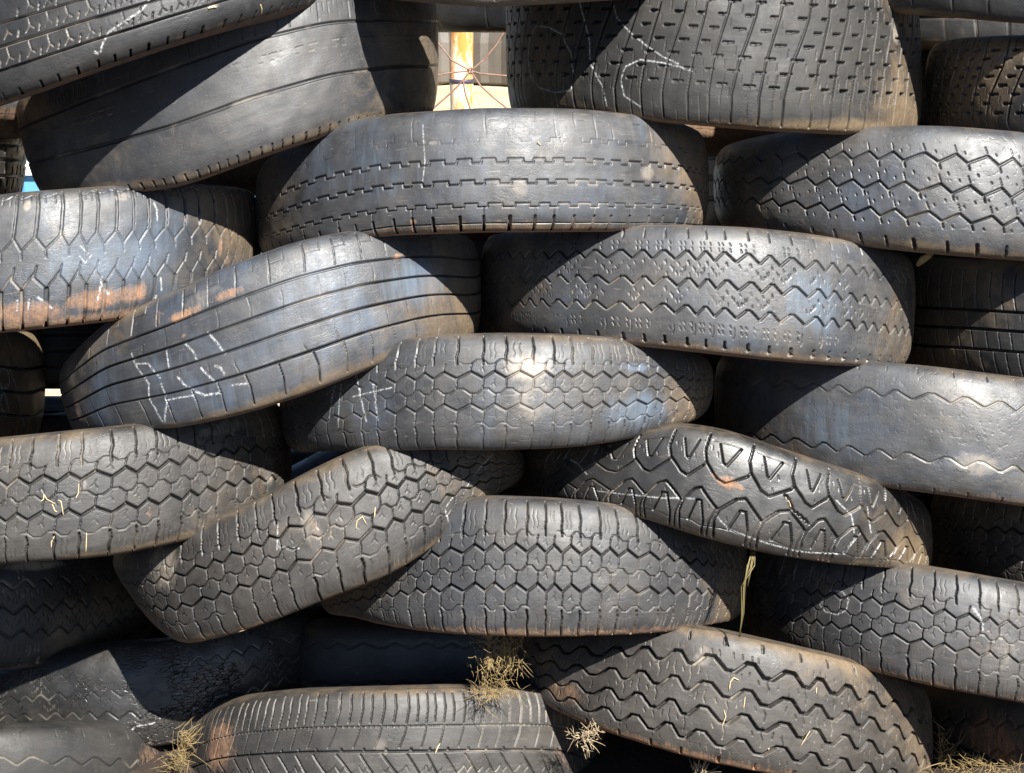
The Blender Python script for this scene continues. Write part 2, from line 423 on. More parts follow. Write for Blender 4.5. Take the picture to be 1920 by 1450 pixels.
BITS = []
def tyre(label, ext, secs, pattern='lines', y0=0.0, n=3.2, mat=None, res=1.05, seed=1, phase=0.0, wear=1.0, wearvar=0.25,
         tilt=None, chalk=(), mud=(), dust=(), mud_low=0.35, mud_top=0.0, dents=0.8, group='old tyres stacked in the wall', rim_d=0.118, cuts=(), bits=(), tint=(),
         flip=False, name='car_tyre', thick=0.037, lean=1.3, earthy=1.0):
    rng = np.random.RandomState(seed); n = n + 1.1
    L, R_ = ext
    # work out the ring from its left and right limits in the photograph and the depth of its front
    vm = np.mean([(a[1]+a[3])/2 for a in secs])
    dyv = CP + SP*(725-vm)*KPX/DIST
    aL = math.atan((L-960)*KPX/DIST/dyv); aR = math.atan((R_-960)*KPX/DIST/dyv)
    c = (aL+aR)/2; h = (aR-aL)/2
    Df = y0 - CAM[1]
    R = math.sin(h)*Df/(math.cos(c) - math.sin(h))
    yc = y0 + R; xc = CAM[0] + math.tan(c)*(Df+R)
    yf = lambda a: yc - R*np.sqrt(np.clip(1-np.square(a), 0, 1))
    dense = []
    for s0, s1 in zip(secs[:-1], secs[1:]):
        m_ = max(1, int(abs(s1[0]-s0[0])/45))
        dense += [tuple(u+(v-u)*i/m_ for u, v in zip(s0, s1)) for i in range(m_)]
    secs = dense + [secs[-1]]
    ak, dxk, xmk, zmk, zhk = [], [], [], [], []
    for (xt, yt, xb, yb) in secs:
        a = 0.0
        for _ in range(30):
            xm = 0.5*(at(xt, yt, yf(a))[0] + at(xb, yb, yf(a))[0])
            a = float(np.clip(0.5*a + 0.5*(xm-xc)/R, -1, 1))
        Xt, Zt = at(xt, yt, yf(a)); Xb, Zb = at(xb, yb, yf(a))
        ak.append(a if abs(a) < 1 else math.copysign(1+0.02, a)); dxk.append((Xt-Xb)/2); zmk.append((Zt+Zb)/2); zhk.append((Zt-Zb)/2)
    keep_ = [i for i in range(len(ak)) if i == 0 or ak[i] > max(ak[:i]) + 0.004]
    ak, dxk, zmk, zhk = ([v[i] for i in keep_] for v in (ak, dxk, zmk, zhk))
    A, DX = tab(ak, dxk, .07); _, ZM = tab(ak, zmk); _, ZH = tab(ak, zhk, .07)
    base_z = float(np.interp(0, A, ZM) - np.interp(0, A, ZH))
    tilt = SP*0.75 if tilt is None else tilt
    root = empty(name, (xc, yc, base_z))
    tag(root, label, 'tyre', group)
    dph = [(rng.uniform(0.3, 1)*dents*0.001, k, rng.uniform(0, 6.28)) for k in (2, 3, 5, 8)]
    def place(th, rr, q):
        """th angle from the front, rr radius, q -1 (bottom) .. 1 (top) across the section -> world"""
        for amp, k, p in dph: rr = rr + amp*np.cos(k*th+p)
        sx = rr*np.sin(th); a = sx/R
        dx, zm, zh = np.interp(a, A, DX), np.interp(a, A, ZM), np.interp(a, A, ZH)
        X = xc + sx + dx*q
        Y = yc - rr*np.cos(th)
        back = Y - yf(np.clip(a, -1, 1))
        Z = zm + zh*q - tilt*np.clip(back, 0, None)
        Y = Y + tilt*zh*q*lean
        return X, Y, Z
    zh0 = float(np.interp(0, A, ZH)); H = 2*zh0*1000
    Sh = thick
    def prof(q): return R - 0.006*np.square(q) - Sh*(1-np.power(np.clip(1-np.power(np.abs(q), n), 0, 1), 1/n))
    # fine at the front where it is seen, coarse round the back
    f1 = math.radians(64); f2 = math.radians(100)
    n1 = int(2*f1*R*1000/res); n2 = int((f2-f1)*R*1000/(res*1.7)); n3 = 90
    th = np.concatenate([np.linspace(-f2, -f1, n2, endpoint=False), np.linspace(-f1, f1, n1, endpoint=False), np.linspace(f1, f2, n2, endpoint=False),
                         np.linspace(f2, 2*math.pi-f2, n3, endpoint=False)])
    nq = int(H/res*1.12)
    tt = np.linspace(-1, 1, nq); q = np.sin(tt*math.pi/2*0.86)/math.sin(math.pi/2*0.86)*0.985
    TH, Q = np.meshgrid(th, q, indexing='ij')
    s_mm = TH*R*1000 + phase + 5.5*np.sin(TH*8+seed) + 2.2*np.sin(TH*23+seed*2)
    yy = (1-Q)/2
    if flip: yy = 1-yy
    keep = np.clip(0.75 + 1.1*smooth_noise(rng, TH*R, Q*zh0, 130, 130, 16), 0, 1)
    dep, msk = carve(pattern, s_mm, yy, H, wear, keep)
    wn = smooth_noise(rng, TH*R, Q*zh0, 16, 30)
    dep = dep*np.clip(1 + wearvar*wn, 0.12, 1.4); msk = msk*np.clip(0.8+wearvar*wn, 0.1, 1)
    fine = smooth_noise(rng, TH*R, Q*zh0, 160, 160, 14)*0.00022*dents
    # the normal of the section, to push grooves in
    dq = 1e-3
    r0 = prof(Q); dr = (prof(np.clip(Q+dq, -1, 1)) - prof(np.clip(Q-dq, -1, 1)))/(2*dq)
    nn = np.hypot(zh0, dr); nr, nz = zh0/nn, -dr/nn
    front = slice(0, 2*n2+n1)
    if cuts:
        bx, by, bz = place(TH[front][::4, ::2], r0[front][::4, ::2], Q[front][::4, ::2]); CX, CY = proj(bx, by, bz)
        for wd, dd, pts in cuts:
            P_ = []
            for p in pts:
                i = np.argmin((CX-p[0])**2+(CY-p[1])**2); P_.append(((TH[front][::4, ::2]*R).ravel()[i], (Q[front][::4, ::2]*zh0).ravel()[i]))
            for (a, b), (c2, d2) in zip(P_[:-1], P_[1:]):
                dx, dy = c2-a, d2-b
                sF, tF = TH[front]*R, Q[front]*zh0
                t = np.clip(((sF-a)*dx+(tF-b)*dy)/(dx*dx+dy*dy+1e-12), 0, 1)
                dist = np.hypot(sF-a-t*dx, tF-b-t*dy)*1000
                ww = wd/2*(1+.5*np.sin(sF*1300+tF*900)) - dist
                dep[front] = np.maximum(dep[front], np.clip((ww+.5)/1.0, 0, 1)*dd - .8*np.exp(-((dist-wd*.8)/1.5)**2)*(dist > wd/2))
                msk[front] = np.maximum(msk[front], np.clip(ww+.6, 0, 1))
    d = dep*0.001 - fine
    X, Y, Z = place(TH, r0 - d*nr, Q - d*nz/zh0)
    # surface marks are located on the tyre: nearest surface point to each stroke point, then distances along the rubber
    st_ = np.stack([TH*R, Q*zh0, np.zeros_like(Q)], -1)
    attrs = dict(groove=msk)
    ch = np.zeros_like(Q); mu = np.zeros_like(Q); du = np.zeros_like(Q)
    ti = np.zeros_like(Q)
    if chalk or mud or dust or bits or tint:
        cx, cy = X[front][::4, ::2], Y[front][::4, ::2]; cz = Z[front][::4, ::2]
        PX, PY = proj(cx, cy, cz); S0 = st_[front][::4, ::2, 0]; S1 = st_[front][::4, ::2, 1]
        def loc(px, py):
            i = np.argmin((PX-px)**2+(PY-py)**2); return S0.ravel()[i], S1.ravel()[i]
        sF, tF = st_[front][..., 0], st_[front][..., 1]
        for rb, pts in bits:
            P3 = []
            for p in pts:
                i = np.argmin((PX-p[0])**2+(PY-p[1])**2)
                v = Vector((float(cx.ravel()[i]), float(cy.ravel()[i]), float(cz.ravel()[i])))
                P3.append(v + (Vector(CAM)-v).normalized()*(rb*0.001+.0006))
            BITS.append((rb*0.001, P3))
        for wd, pts in chalk:
            P_ = [loc(*p) for p in pts]
            for (a, b), (c2, d2) in zip(P_[:-1], P_[1:]):
                dx, dy = c2-a, d2-b; ll = dx*dx+dy*dy+1e-12
                t = np.clip(((sF-a)*dx+(tF-b)*dy)/ll, 0, 1)
                dist = np.hypot(sF-a-t*dx, tF-b-t*dy)*1000
                wob = wd*(1+0.35*np.sin(sF*900)*np.cos(tF*700))
                ch[front] = np.maximum(ch[front], np.clip((wob*.40+.9-dist)/(1.1+wob*.3), 0, 1))
        ch = ch*(1-0.85*np.clip(dep/1.5, 0, 1))
        for arr, lst in ((mu, mud), (du, dust), (ti, tint)):
            for (px, py, rx, ry, stg) in lst:
                a, b = loc(px, py)
                e = np.square((sF-a)/(rx*KPX)) + np.square((tF-b)/(ry*KPX))
                arr[front] = np.maximum(arr[front], stg*np.clip(1.25*np.exp(-e*0.9), 0, 1))
    low = np.clip((-Q-0.72)/0.28, 0, 1); top = np.clip((Q-0.72)/0.28, 0, 1)
    mu = np.maximum(mu, np.maximum(low*mud_low, top*mud_top))
    ends = np.clip((np.abs(np.sin(TH))-0.62)/0.36, 0, 1)*0.75 + (np.cos(TH) < 0)*0.3
    sh = np.clip((np.abs(Q)-0.80)/0.2, 0, 1)
    earth = np.clip(np.maximum(ends, sh*np.where(Q < 0, 0.85, 0.45)) + 0.18 + 0.15*wn, 0, 1)*earthy
    attrs.update(chalk=ch, mud=mu, dust=du, earth=earth, tint=ti)
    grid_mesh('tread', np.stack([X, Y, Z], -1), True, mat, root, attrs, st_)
    # sidewalls: from the shoulder over the bulge down to the bead
    ths = np.concatenate([np.linspace(-math.pi*.56, math.pi*.56, 190, endpoint=False), np.linspace(math.pi*.56, math.pi*1.44, 50, endpoint=False)])
    rq = prof(0.985)
    for sgn in (1, -1):
        k = np.linspace(0, 1, 34)
        rr = rq - (rq - (R - rim_d))*k
        rings = 0.0
        for rk in (0.12, 0.2, 0.62, 0.86): rings = rings + 0.006*np.exp(-((k-rk)/0.018)**2)
        qq = 0.985 + 0.02*np.sin(np.clip(k*5, 0, 1)*math.pi/2) - 0.30*np.clip((k-.15)/.85, 0, 1)**2 + rings
        qq[-4:] -= np.array([0.0, 0.03, 0.08, 0.13])
        T2, K2 = np.meshgrid(ths, k, indexing='ij')
        RR = np.broadcast_to(rr, T2.shape); QQ = sgn*np.broadcast_to(qq, T2.shape)
        X, Y, Z = place(T2, RR, QQ)
        z0 = np.zeros_like(T2); mud2 = np.full(T2.shape, min(1, mud_low+.35) if sgn < 0 else mud_top)
        z0 = np.zeros_like(T2)
        grid_mesh('sidewall', np.stack([X, Y, Z], -1)[:, ::-1 if sgn < 0 else 1], True, mat, root,
                  dict(mud=mud2, earth=z0+(0.9 if sgn < 0 else 0.6)*earthy, groove=z0, chalk=z0, dust=z0+0.25*(sgn > 0)), np.stack([T2*R, RR, QQ*0.1], -1)[:, ::-1 if sgn < 0 else 1])
    # inner liner
    k = np.linspace(-1, 1, 23)
    ri = (R - 0.017) - (rim_d-0.021)*np.power(np.abs(k), 3.2); qi = k*0.90 - 0.22*np.sign(k)*np.power(np.abs(k), 8)
    T2, K2 = np.meshgrid(ths[::2], k, indexing='ij')
    X, Y, Z = place(T2, np.broadcast_to(ri, T2.shape), np.broadcast_to(qi, T2.shape))
    grid_mesh('inner_liner', np.stack([X, Y, Z], -1)[:, ::-1], True, mat, root, None, np.stack([T2*R, K2*0.1, K2*0], -1)[:, ::-1])
    # put the parts in the thing's own space
    off = Vector(root.location)
    for ch_ in root.children: ch_.location = -off
    return root

# ------------------------------------------------------------------ ground and what stands behind the wall
def simple(name, col, rough=0.8, col2=None, scale=20, bump=0.3, metal=0.0):
    k = N(name); P = k.coord()
    f = k.noise(P, scale, 6, 0.65)
    k.L(k.mix(k.rng(f, .3, .7), col, col2 or tuple(c*0.65 for c in col)), k.b.inputs['Base Color'])
    k.b.inputs['Roughness'].default_value = rough; k.b.inputs['Metallic'].default_value = metal
    if bump: k.L(k.bump(f, bump, 0.01), k.b.inputs['Normal'])
    return k.m
kg = N('dry_earth'); Pg = kg.coord()
g1 = kg.noise(Pg, 0.9, 8, 0.65); g2 = kg.noise(Pg, 14, 6, 0.7)
gc = kg.mix(kg.rng(g1, .35, .65), (0.58, 0.47, 0.30), (0.46, 0.33, 0.19))
gc = kg.mix(kg.rng(g2, .45, .75), gc, (0.66, 0.58, 0.40))
sepg = kg.n('ShaderNodeSeparateXYZ'); kg.L(Pg, sepg.inputs[0])
near = kg.rng(kg.math('ADD', sepg.outputs['Y'], kg.math('MULTIPLY', g1, 0.8)), 1.2, 2.0)      # red brown soil, darkened to cut bounced light, in front and under the wall, pale dry ground beyond
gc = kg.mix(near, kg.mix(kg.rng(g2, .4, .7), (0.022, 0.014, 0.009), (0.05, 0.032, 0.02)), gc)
kg.L(gc, kg.b.inputs['Base Color']); kg.b.inputs['Roughness'].default_value = 0.95
kg.L(kg.bump(g2, 0.6, 0.03), kg.b.inputs['Normal'])
M_ground = kg.m
me = bpy.data.meshes.new('ground')
xs = np.concatenate([[-400, -60, -12], np.linspace(-4, 4, 81), [12, 60, 400]])
ys = np.concatenate([[-60, -8], np.linspace(-3.5, 8, 116), [14, 30, 80, 600]])
GX, GY = np.meshgrid(xs, ys, indexing='ij')
rg = np.random.RandomState(3)
GZ = smooth_noise(rg, GX, GY, 3, 3, 12)*0.012 + smooth_noise(rg, GX, GY, 14, 14, 12)*0.006
V = np.stack([GX, GY, GZ], -1)
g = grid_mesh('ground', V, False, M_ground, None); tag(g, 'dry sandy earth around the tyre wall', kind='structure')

# ------------------------------------------------------------------ the tyres of the wall
M = dict(
    slate=rubber('rubber_slate', 1, blue=0.55, dusty=0.75, rough=0.52, spec=.65),
    grey=rubber('rubber_grey', 2, base=(0.031, 0.031, 0.033), blue=0.2, dusty=0.6),
    brown=rubber('rubber_brown', 3, base=(0.034, 0.031, 0.028), blue=0.05, dusty=0.6),
    blue=rubber('rubber_blue', 4, base=(0.026, 0.030, 0.037), blue=0.9, dusty=0.65, rough=0.52, spec=.65),
    worn=rubber('rubber_worn', 5, base=(0.036, 0.037, 0.040), blue=0.5, dusty=0.65, rough=0.48, pits=0.13, spec=.75),
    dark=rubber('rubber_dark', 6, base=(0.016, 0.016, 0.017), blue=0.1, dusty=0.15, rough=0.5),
    soil=rubber('rubber_soiled', 7, base=(0.034, 0.029, 0.024), blue=0.0, dusty=0.6, mudcol=(0.34, 0.17, 0.075)),
    black=rubber('rubber_black', 10, base=(0.020, 0.019, 0.018), blue=0.0, dusty=0.3, rough=0.58, spec=.3),
    gloss=rubber('rubber_glossy', 14, base=(0.024, 0.023, 0.022), blue=0.0, dusty=0.45, rough=0.40, spec=0.8),
    cracked=rubber('rubber_cracked', 8, base=(0.018, 0.017, 0.016), blue=0.0, dusty=0.35, crack=1.0, rough=0.42),
    lit=rubber('rubber_pale', 9, base=(0.040, 0.042, 0.046), blue=0.6, dusty=0.75, rough=0.50, spec=.8),
)
# --- top course
tyre('dark tyre with straight grooves in the top corner, chalk line down its face', (-190, 640),
     [(-180, 5, -140, 228), (0, -62, 22, 182), (150, -98, 172, 128), (300, -130, 332, 74), (450, -160, 482, 27), (620, -200, 642, -14)],
     'fork', -0.1, 3.6, M['dark'], bits=[(1.6, [(392, 16), (398, 13), (406, 14)]), (.9, [(488, 8), (492, 18), (490, 28)])], seed=11, earthy=.5, chalk=[(3.4, [(283, 0), (262, 20), (225, 45), (203, 62), (195, 80), (192, 97)]), (3, [(176, 98), (184, 101)])],
     dust=[(400, 14, 14, 6, 1.0)], mud_low=0.35)
tyre('big bald tyre leaning down to the left, two faint grooves left on its smooth face', (37, 822),
     [(32, 165, 92, 372), (130, 105, 185, 366), (300, 22, 348, 341), (450, -30, 497, 286), (600, -58, 632, 240), (720, -56, 742, 216), (822, -40, 826, 203)],
     'bald', 0.05, 3.8, M['grey'], seed=12, wear=1.0, mud=[(790, 60, 16, 22, .55)], dust=[(300, 250, 70, 30, .35), (520, 170, 40, 25, .4)])
tyre('shaded tyre with slanting blocks, only its right end showing beside the blue sliver', (-760, 47),
     [(-760, 180, -760, 372), (47, 196, 47, 374)], 'block', 0.10, 3.4, M['dark'], seed=13, earthy=.15, res=1.8)
tyre(
     'wide tyre covered in slanting grooves and small wedge slots, chalk loops scrawled on it', (948, 1728),
     [(948, -75, 948, 206), (1100, -82, 1100, 209), (1280, -80, 1280, 226), (1450, -70, 1450, 240), (1600, -62, 1600, 246), (1728, -50, 1728, 248)],
     'diag', 0.1, 4.5, M['black'], seed=14, wear=0.9,
     chalk=[(2.4, [(1086, 0), (1092, 30), (1104, 80), (1112, 120), (1128, 165), (1136, 198)]),
            (1.8, [(1030, 50), (1008, 50), (992, 70), (988, 110), (996, 145), (1012, 165), (1040, 175), (1072, 170), (1078, 145), (1070, 100), (1050, 62), (1030, 50)]),
            (1.8, [(1200, 200), (1172, 180), (1162, 150), (1172, 125), (1200, 112), (1240, 118), (1275, 125), (1300, 135)]),
            (1.8, [(1150, 5), (1156, 35), (1180, 62), (1210, 85), (1240, 105), (1270, 120)])],
     dust=[(1680, 60, 14, 25, .8)])
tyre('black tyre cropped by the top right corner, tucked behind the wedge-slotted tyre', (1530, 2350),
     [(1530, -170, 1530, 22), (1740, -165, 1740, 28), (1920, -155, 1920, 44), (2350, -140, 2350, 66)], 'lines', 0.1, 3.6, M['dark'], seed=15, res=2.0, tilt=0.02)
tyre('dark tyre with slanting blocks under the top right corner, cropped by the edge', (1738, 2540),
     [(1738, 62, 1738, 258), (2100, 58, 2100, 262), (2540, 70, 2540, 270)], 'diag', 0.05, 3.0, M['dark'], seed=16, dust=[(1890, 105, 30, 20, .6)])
tyre('grey tyre at the very top of the wall, only its lower rim showing', (690, 1236),
     [(690, -205, 690, -4), (760, -200, 760, 3), (900, -200, 900, 14), (1040, -200, 1040, 8), (1236, -205, 1236, -4)], 'lines', -0.06, 3.0, M['lit'], seed=17, res=2.0, tilt=0.0, dust=[(900, 0, 60, 8, .9)])
# --- second course
tyre('blue grey tyre with worn chevrons and side slots, orange clay low on it', (-330, 490),
     [(-330, 405, -330, 640), (-150, 385, -150, 632), (0, 364, 0, 620), (200, 349, 202, 599), (350, 343, 352, 576), (430, 346, 432, 560), (490, 352, 490, 552)],
     'lug', -0.02, 2.9, M['blue'], tint=[(200, 490, 130, 50, .8)], seed=21, wear=.9,
     mud=[(30, 590, 60, 30, .75), (170, 562, 70, 24, .8), (250, 552, 45, 20, .8), (412, 465, 8, 28, .8), (425, 490, 14, 12, .7), (60, 590, 80, 26, .8)],
     mud_low=1.0, dust=[(50, 385, 10, 12, 1.0), (80, 440, 70, 60, .5), (230, 370, 30, 12, .6)],
     chalk=[(3.0, [(290, 380), (293, 395), (297, 412)]), (3.2, [(188, 520), (190, 535), (184, 565)]), (3.2, [(190, 535), (204, 552)]), (3.0, [(72, 557), (98, 577)]),
            (3.0, [(303, 520), (301, 545)]), (4.0, [(292, 555), (287, 566)]), (2.4, [(30, 565), (32, 583)]), (3.0, [(52, 562), (55, 580)]), (1.8, [(152, 460), (166, 478)]), (1.8, [(150, 480), (160, 492), (170, 480)])])
tyre('broad grey tyre with notched step grooves, in the middle of the second row', (478, 1330),
     [(478, 300, 482, 482), (600, 236, 606, 459), (720, 213, 726, 437), (900, 201, 902, 431), (1080, 202, 1082, 430), (1240, 216, 1240, 429), (1330, 238, 1330, 428)],
     'step', 0.0, 3.4, M['slate'], bits=[(1.0, [(1010, 266), (1015, 272)])], tint=[(700, 330, 120, 70, .5), (1050, 390, 120, 20, .5)], seed=22, mud_low=.7, mud=[(776, 415, 8, 6, .8), (1010, 270, 6, 4, .6)],
     dust=[(1215, 325, 26, 18, .8), (980, 350, 20, 22, .65), (980, 300, 80, 40, .45), (815, 268, 12, 6, .8), (680, 345, 30, 20, .45)],
     chalk=[(0.7, [(795, 235), (797, 300), (792, 345)])])
tyre('shiny worn tyre with ticked zigzags, cropped by the right edge above the dark gap', (1336, 2150),
     [(1336, 268, 1336, 410), (1480, 243, 1452, 433), (1650, 234, 1640, 460), (1800, 236, 1790, 475), (1920, 246, 1915, 484), (2150, 268, 2150, 500)],
     'tick', 0.09, 2.9, M['worn'], seed=23, phase=10, mud_low=.35, dust=[(1840, 300, 60, 40, .3)])
# --- third course
tyre('black tyre with straight grooves and curved cross cuts, deep in the right edge gap', (1690, 2490),
     [(1690, 478, 1690, 700), (1920, 490, 1920, 722), (2490, 520, 2490, 760)], 'block', 0.10, 3.4, M['dark'], seed=31)
tyre('grey tyre with three zigzag grooves and scattered small cuts, right of centre', (900, 1717),
     [(900, 436, 900, 622), (1000, 430, 1000, 632), (1130, 425, 1130, 641), (1260, 424, 1255, 651), (1400, 428, 1395, 667), (1520, 440, 1510, 678), (1620, 456, 1605, 684), (1717, 478, 1700, 690)],
     'zig', 0.02, 3.3, M['lit'], tint=[(1530, 570, 80, 70, .8)], seed=32, mud_low=.7, dust=[(1450, 560, 70, 50, .3), (1180, 480, 20, 12, .4)])
tyre('tilted tyre with four straight grooves, chalk scribble on its left half', (112, 902),
     [(106, 680, 146, 826), (180, 610, 216, 810), (300, 556, 340, 798), (420, 503, 462, 771), (540, 458, 578, 734), (660, 433, 692, 688), (780, 428, 802, 650), (902, 440, 908, 628)],
     'ribs', -0.05, 3.3, M['blue'], tint=[(790, 530, 90, 60, 1.0), (690, 600, 70, 25, .7), (330, 690, 90, 40, .5)], seed=33, wear=1.0,
     mud=[(345, 590, 40, 10, .9), (430, 550, 30, 10, .8), (300, 595, 20, 20, .5), (748, 482, 12, 7, .9), (345, 630, 6, 5, .8), (320, 773, 5, 4, .8), (145, 770, 12, 36, .9), (150, 650, 40, 40, .45)],
     dust=[(380, 560, 60, 25, .6), (600, 570, 50, 25, .3)],
     chalk=[(2.4, [(248, 662), (253, 680), (263, 697), (277, 720), (283, 747), (293, 770), (305, 790)]), (2.2, [(255, 682), (277, 682), (290, 697), (302, 710)]),
            (3.0, [(302, 720), (310, 737), (315, 757), (310, 780), (308, 792)]), (2.2, [(312, 657), (315, 673), (322, 693)]), (2.6, [(333, 707), (347, 720), (362, 730)]),
            (2.2, [(348, 640), (360, 660), (370, 677)]), (3.0, [(377, 690), (390, 703), (402, 713)]), (2.8, [(392, 623), (407, 643), (423, 662)]),
            (2.6, [(400, 687), (413, 690), (423, 703)]), (2.6, [(313, 752), (333, 747), (363, 742)]), (4.0, [(367, 735), (387, 742), (408, 738)]), (2.6, [(437, 722), (467, 718)])])
tyre('black tyre at the left edge with a chalked eight and a cross on it', (-720, 87),
     [(-720, 628, -720, 840), (0, 622, 0, 832), (87, 630, 87, 838)], 'lines', 0.06, 3.2, M['dark'], seed=34,
     chalk=[(1.6, [(0, 690), (12, 690), (20, 705), (16, 720), (5, 735), (0, 750), (2, 770), (10, 778), (16, 765), (12, 745), (4, 725), (-4, 705), (0, 690)]),
            (1.4, [(14, 678), (30, 730), (38, 765), (46, 800)]), (1.4, [(2, 722), (14, 742)]), (1.4, [(14, 722), (3, 742)]), (2.2, [(-4, 776), (6, 776)])],
     mud=[(50, 815, 16, 22, .6)])
# --- fourth course
tyre('tyre with honeycomb grooves and whitish dust at the centre of the wall', (523, 1338),
     [(516, 725, 530, 832), (600, 682, 606, 846), (690, 652, 694, 848), (800, 634, 802, 841), (930, 630, 932, 842), (1070, 632, 1066, 838), (1180, 640, 1170, 826), (1270, 655, 1262, 803), (1338, 672, 1334, 775)],
     pat_hex(34, 2.6), -0.05, 2.9, M['slate'], tint=[(1200, 770, 100, 45, .9), (870, 700, 60, 30, .5), (1190, 690, 40, 10, .9)], seed=41, wear=.7, wearvar=.3, mud_low=.3,
     dust=[(985, 690, 45, 30, 1.0), (1000, 740, 60, 60, .6), (960, 680, 20, 12, .8), (860, 640, 160, 8, .4), (1140, 770, 70, 30, .3)],
     chalk=[(3.2, [(667, 700), (675, 730), (682, 770), (686, 790)]), (2.8, [(700, 720), (702, 745), (708, 790)]), (2, [(630, 715), (622, 750), (618, 790)]), (2, [(640, 720), (636, 760), (634, 800)]), (1.6, [(660, 745), (735, 728)])])
tyre('almost smooth tyre with two faint zigzag lines, running off the right edge', (1338, 2170),
     [(1338, 668, 1338, 850), (1450, 670, 1450, 878), (1600, 681, 1600, 905), (1760, 694, 1760, 924), (1920, 714, 1920, 946), (2170, 745, 2170, 990)],
     'worn', 0.04, 3.2, M['worn'], tint=[(1560, 800, 120, 60, .6)], seed=42, mud_low=.65,
     dust=[(1800, 740, 90, 28, .55), (1830, 870, 60, 26, .75), (1500, 700, 50, 14, .5), (1700, 850, 60, 20, .4), (1820, 800, 90, 60, .3)])
# --- fifth course
tyre('honeycomb tyre at the left edge with deep shoulder slots, straw bits stuck in it', (-290, 549),
     [(-290, 850, -290, 1078), (-120, 840, -120, 1068), (0, 829, 0, 1056), (200, 809, 208, 1041), (340, 790, 360, 1010), (440, 768, 460, 980), (510, 766, 530, 962), (549, 776, 560, 952)],
     pat_hex(37, 3.6, 3.0), -0.09, 3.3, M['brown'], bits=[(.9, [(75, 940), (84, 935), (82, 925), (90, 937), (104, 944)]), (.8, [(118, 965), (116, 940), (108, 938)]), (1.0, [(98, 945), (104, 958), (114, 962)]), (.9, [(160, 1000), (163, 1015), (160, 1030), (162, 1047)]), (.8, [(100, 1005), (98, 1018), (96, 1028)]), (.8, [(150, 908), (148, 925), (140, 935)])], seed=51, wear=1.1, wearvar=.1, mud_low=.25,
     dust=[(430, 800, 50, 20, .7), (500, 880, 40, 40, .7), (400, 810, 60, 12, .6), (160, 910, 6, 10, .7)], mud=[(278, 960, 6, 18, .6)])
tyre('bent honeycomb tyre sloping steeply up to the right, chalk smears low on it', (228, 986),
     [(212, 1050, 288, 1178), (290, 1022, 345, 1212), (390, 985, 448, 1186), (480, 944, 540, 1152), (570, 895, 630, 1114), (660, 852, 712, 1085), (750, 828, 792, 1042), (840, 826, 866, 978), (930, 834, 940, 924), (986, 848, 990, 886)],
     pat_hex(34, 3.0, 2.6), -0.07, 3.0, M['brown'], bits=[(.8, [(668, 992), (670, 975), (680, 970), (688, 985)]), (.9, [(448, 1195), (452, 1185), (462, 1180)]), (.8, [(700, 970), (704, 950)])], seed=52, wear=1.0, wearvar=.15, phase=9,
     mud=[(255, 1080, 40, 60, .5), (470, 1190, 60, 8, .7), (590, 990, 16, 26, .45)],
     dust=[(300, 1060, 50, 60, .8), (590, 1000, 22, 60, .7), (800, 860, 40, 20, .4), (520, 960, 30, 20, .3)], mud_low=.35,
     chalk=[(2.6, [(925, 850), (905, 872), (888, 892)]), (2.6, [(880, 905), (872, 918)]), (2.4, [(850, 930), (838, 950)]), (2.0, [(835, 955), (842, 985)]), (2, [(520, 985), (520, 1030)]), (1.8, [(520, 1028), (560, 1030)])])
tyre('tyre with curved arch tread blocks and a torn spot, sloping down to the right', (975, 1749),
     [(972, 850, 972, 936), (1100, 836, 1090, 948), (1195, 814, 1180, 966), (1275, 799, 1250, 986), (1370, 814, 1335, 1012), (1480, 852, 1450, 1040), (1600, 890, 1572, 1058), (1700, 922, 1685, 1067), (1749, 940, 1746, 1066)],
     'arch', -0.03, 3.2, M['gloss'], bits=[(1.4, [(1473, 938), (1478, 942), (1484, 950)])], cuts=[(4.5, 6, [(1470, 928), (1480, 938), (1488, 958), (1504, 968), (1514, 980)])], seed=53, wear=1.0, wearvar=.1, dents=1.6,
     mud=[(1362, 905, 22, 12, .9), (1385, 915, 14, 6, .8), (1340, 890, 6, 8, .6)], dust=[(1590, 930, 60, 26, .3), (1720, 930, 26, 40, .6)],
     chalk=[(2.2, [(1120, 920), (1170, 930), (1240, 935), (1300, 935)]), (2.0, [(1340, 965), (1365, 990), (1400, 1005), (1440, 1020), (1500, 1032), (1570, 1040)]),
            (2.2, [(1570, 940), (1595, 965), (1603, 1000)]), (2.2, [(1628, 950), (1634, 1000)]), (2, [(1580, 1038), (1615, 1000)]), (2, [(1100, 890), (1085, 870), (1070, 862)])])
tyre('dark tyre deep in the gap at the right edge between smooth tyre and honeycomb tyre', (1742, 2500),
     [(1742, 928, 1742, 1085), (1920, 938, 1920, 1110), (2500, 960, 2500, 1150)], 'hex', 0.10, 3.0, M['soil'], seed=54)
# --- sixth course
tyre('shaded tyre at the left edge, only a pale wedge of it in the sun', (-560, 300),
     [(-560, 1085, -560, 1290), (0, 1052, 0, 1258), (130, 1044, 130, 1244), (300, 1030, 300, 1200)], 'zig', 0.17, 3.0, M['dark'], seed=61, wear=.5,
     dust=[(60, 1062, 80, 10, 1.0)], mud_low=.5, res=1.6)  # the dust patch paints the sunlit wedge along its top
tyre('clean honeycomb tyre with crisp grooves low in the middle, brown mud at its underside', (600, 1401),
     [(590, 1098, 604, 1142), (690, 1030, 700, 1172), (800, 966, 808, 1186), (900, 941, 904, 1191), (1050, 947, 1050, 1193), (1180, 960, 1176, 1190), (1300, 984, 1294, 1182), (1401, 1010, 1395, 1160)],
     pat_hex(31), -0.05, 3.0, M['grey'], seed=62, wear=1.1, wearvar=.06, mud_low=.95, phase=4, mud=[(660, 1160, 60, 14, .9)], dust=[(1180, 960, 90, 12, .4), (720, 1110, 30, 20, .3)])
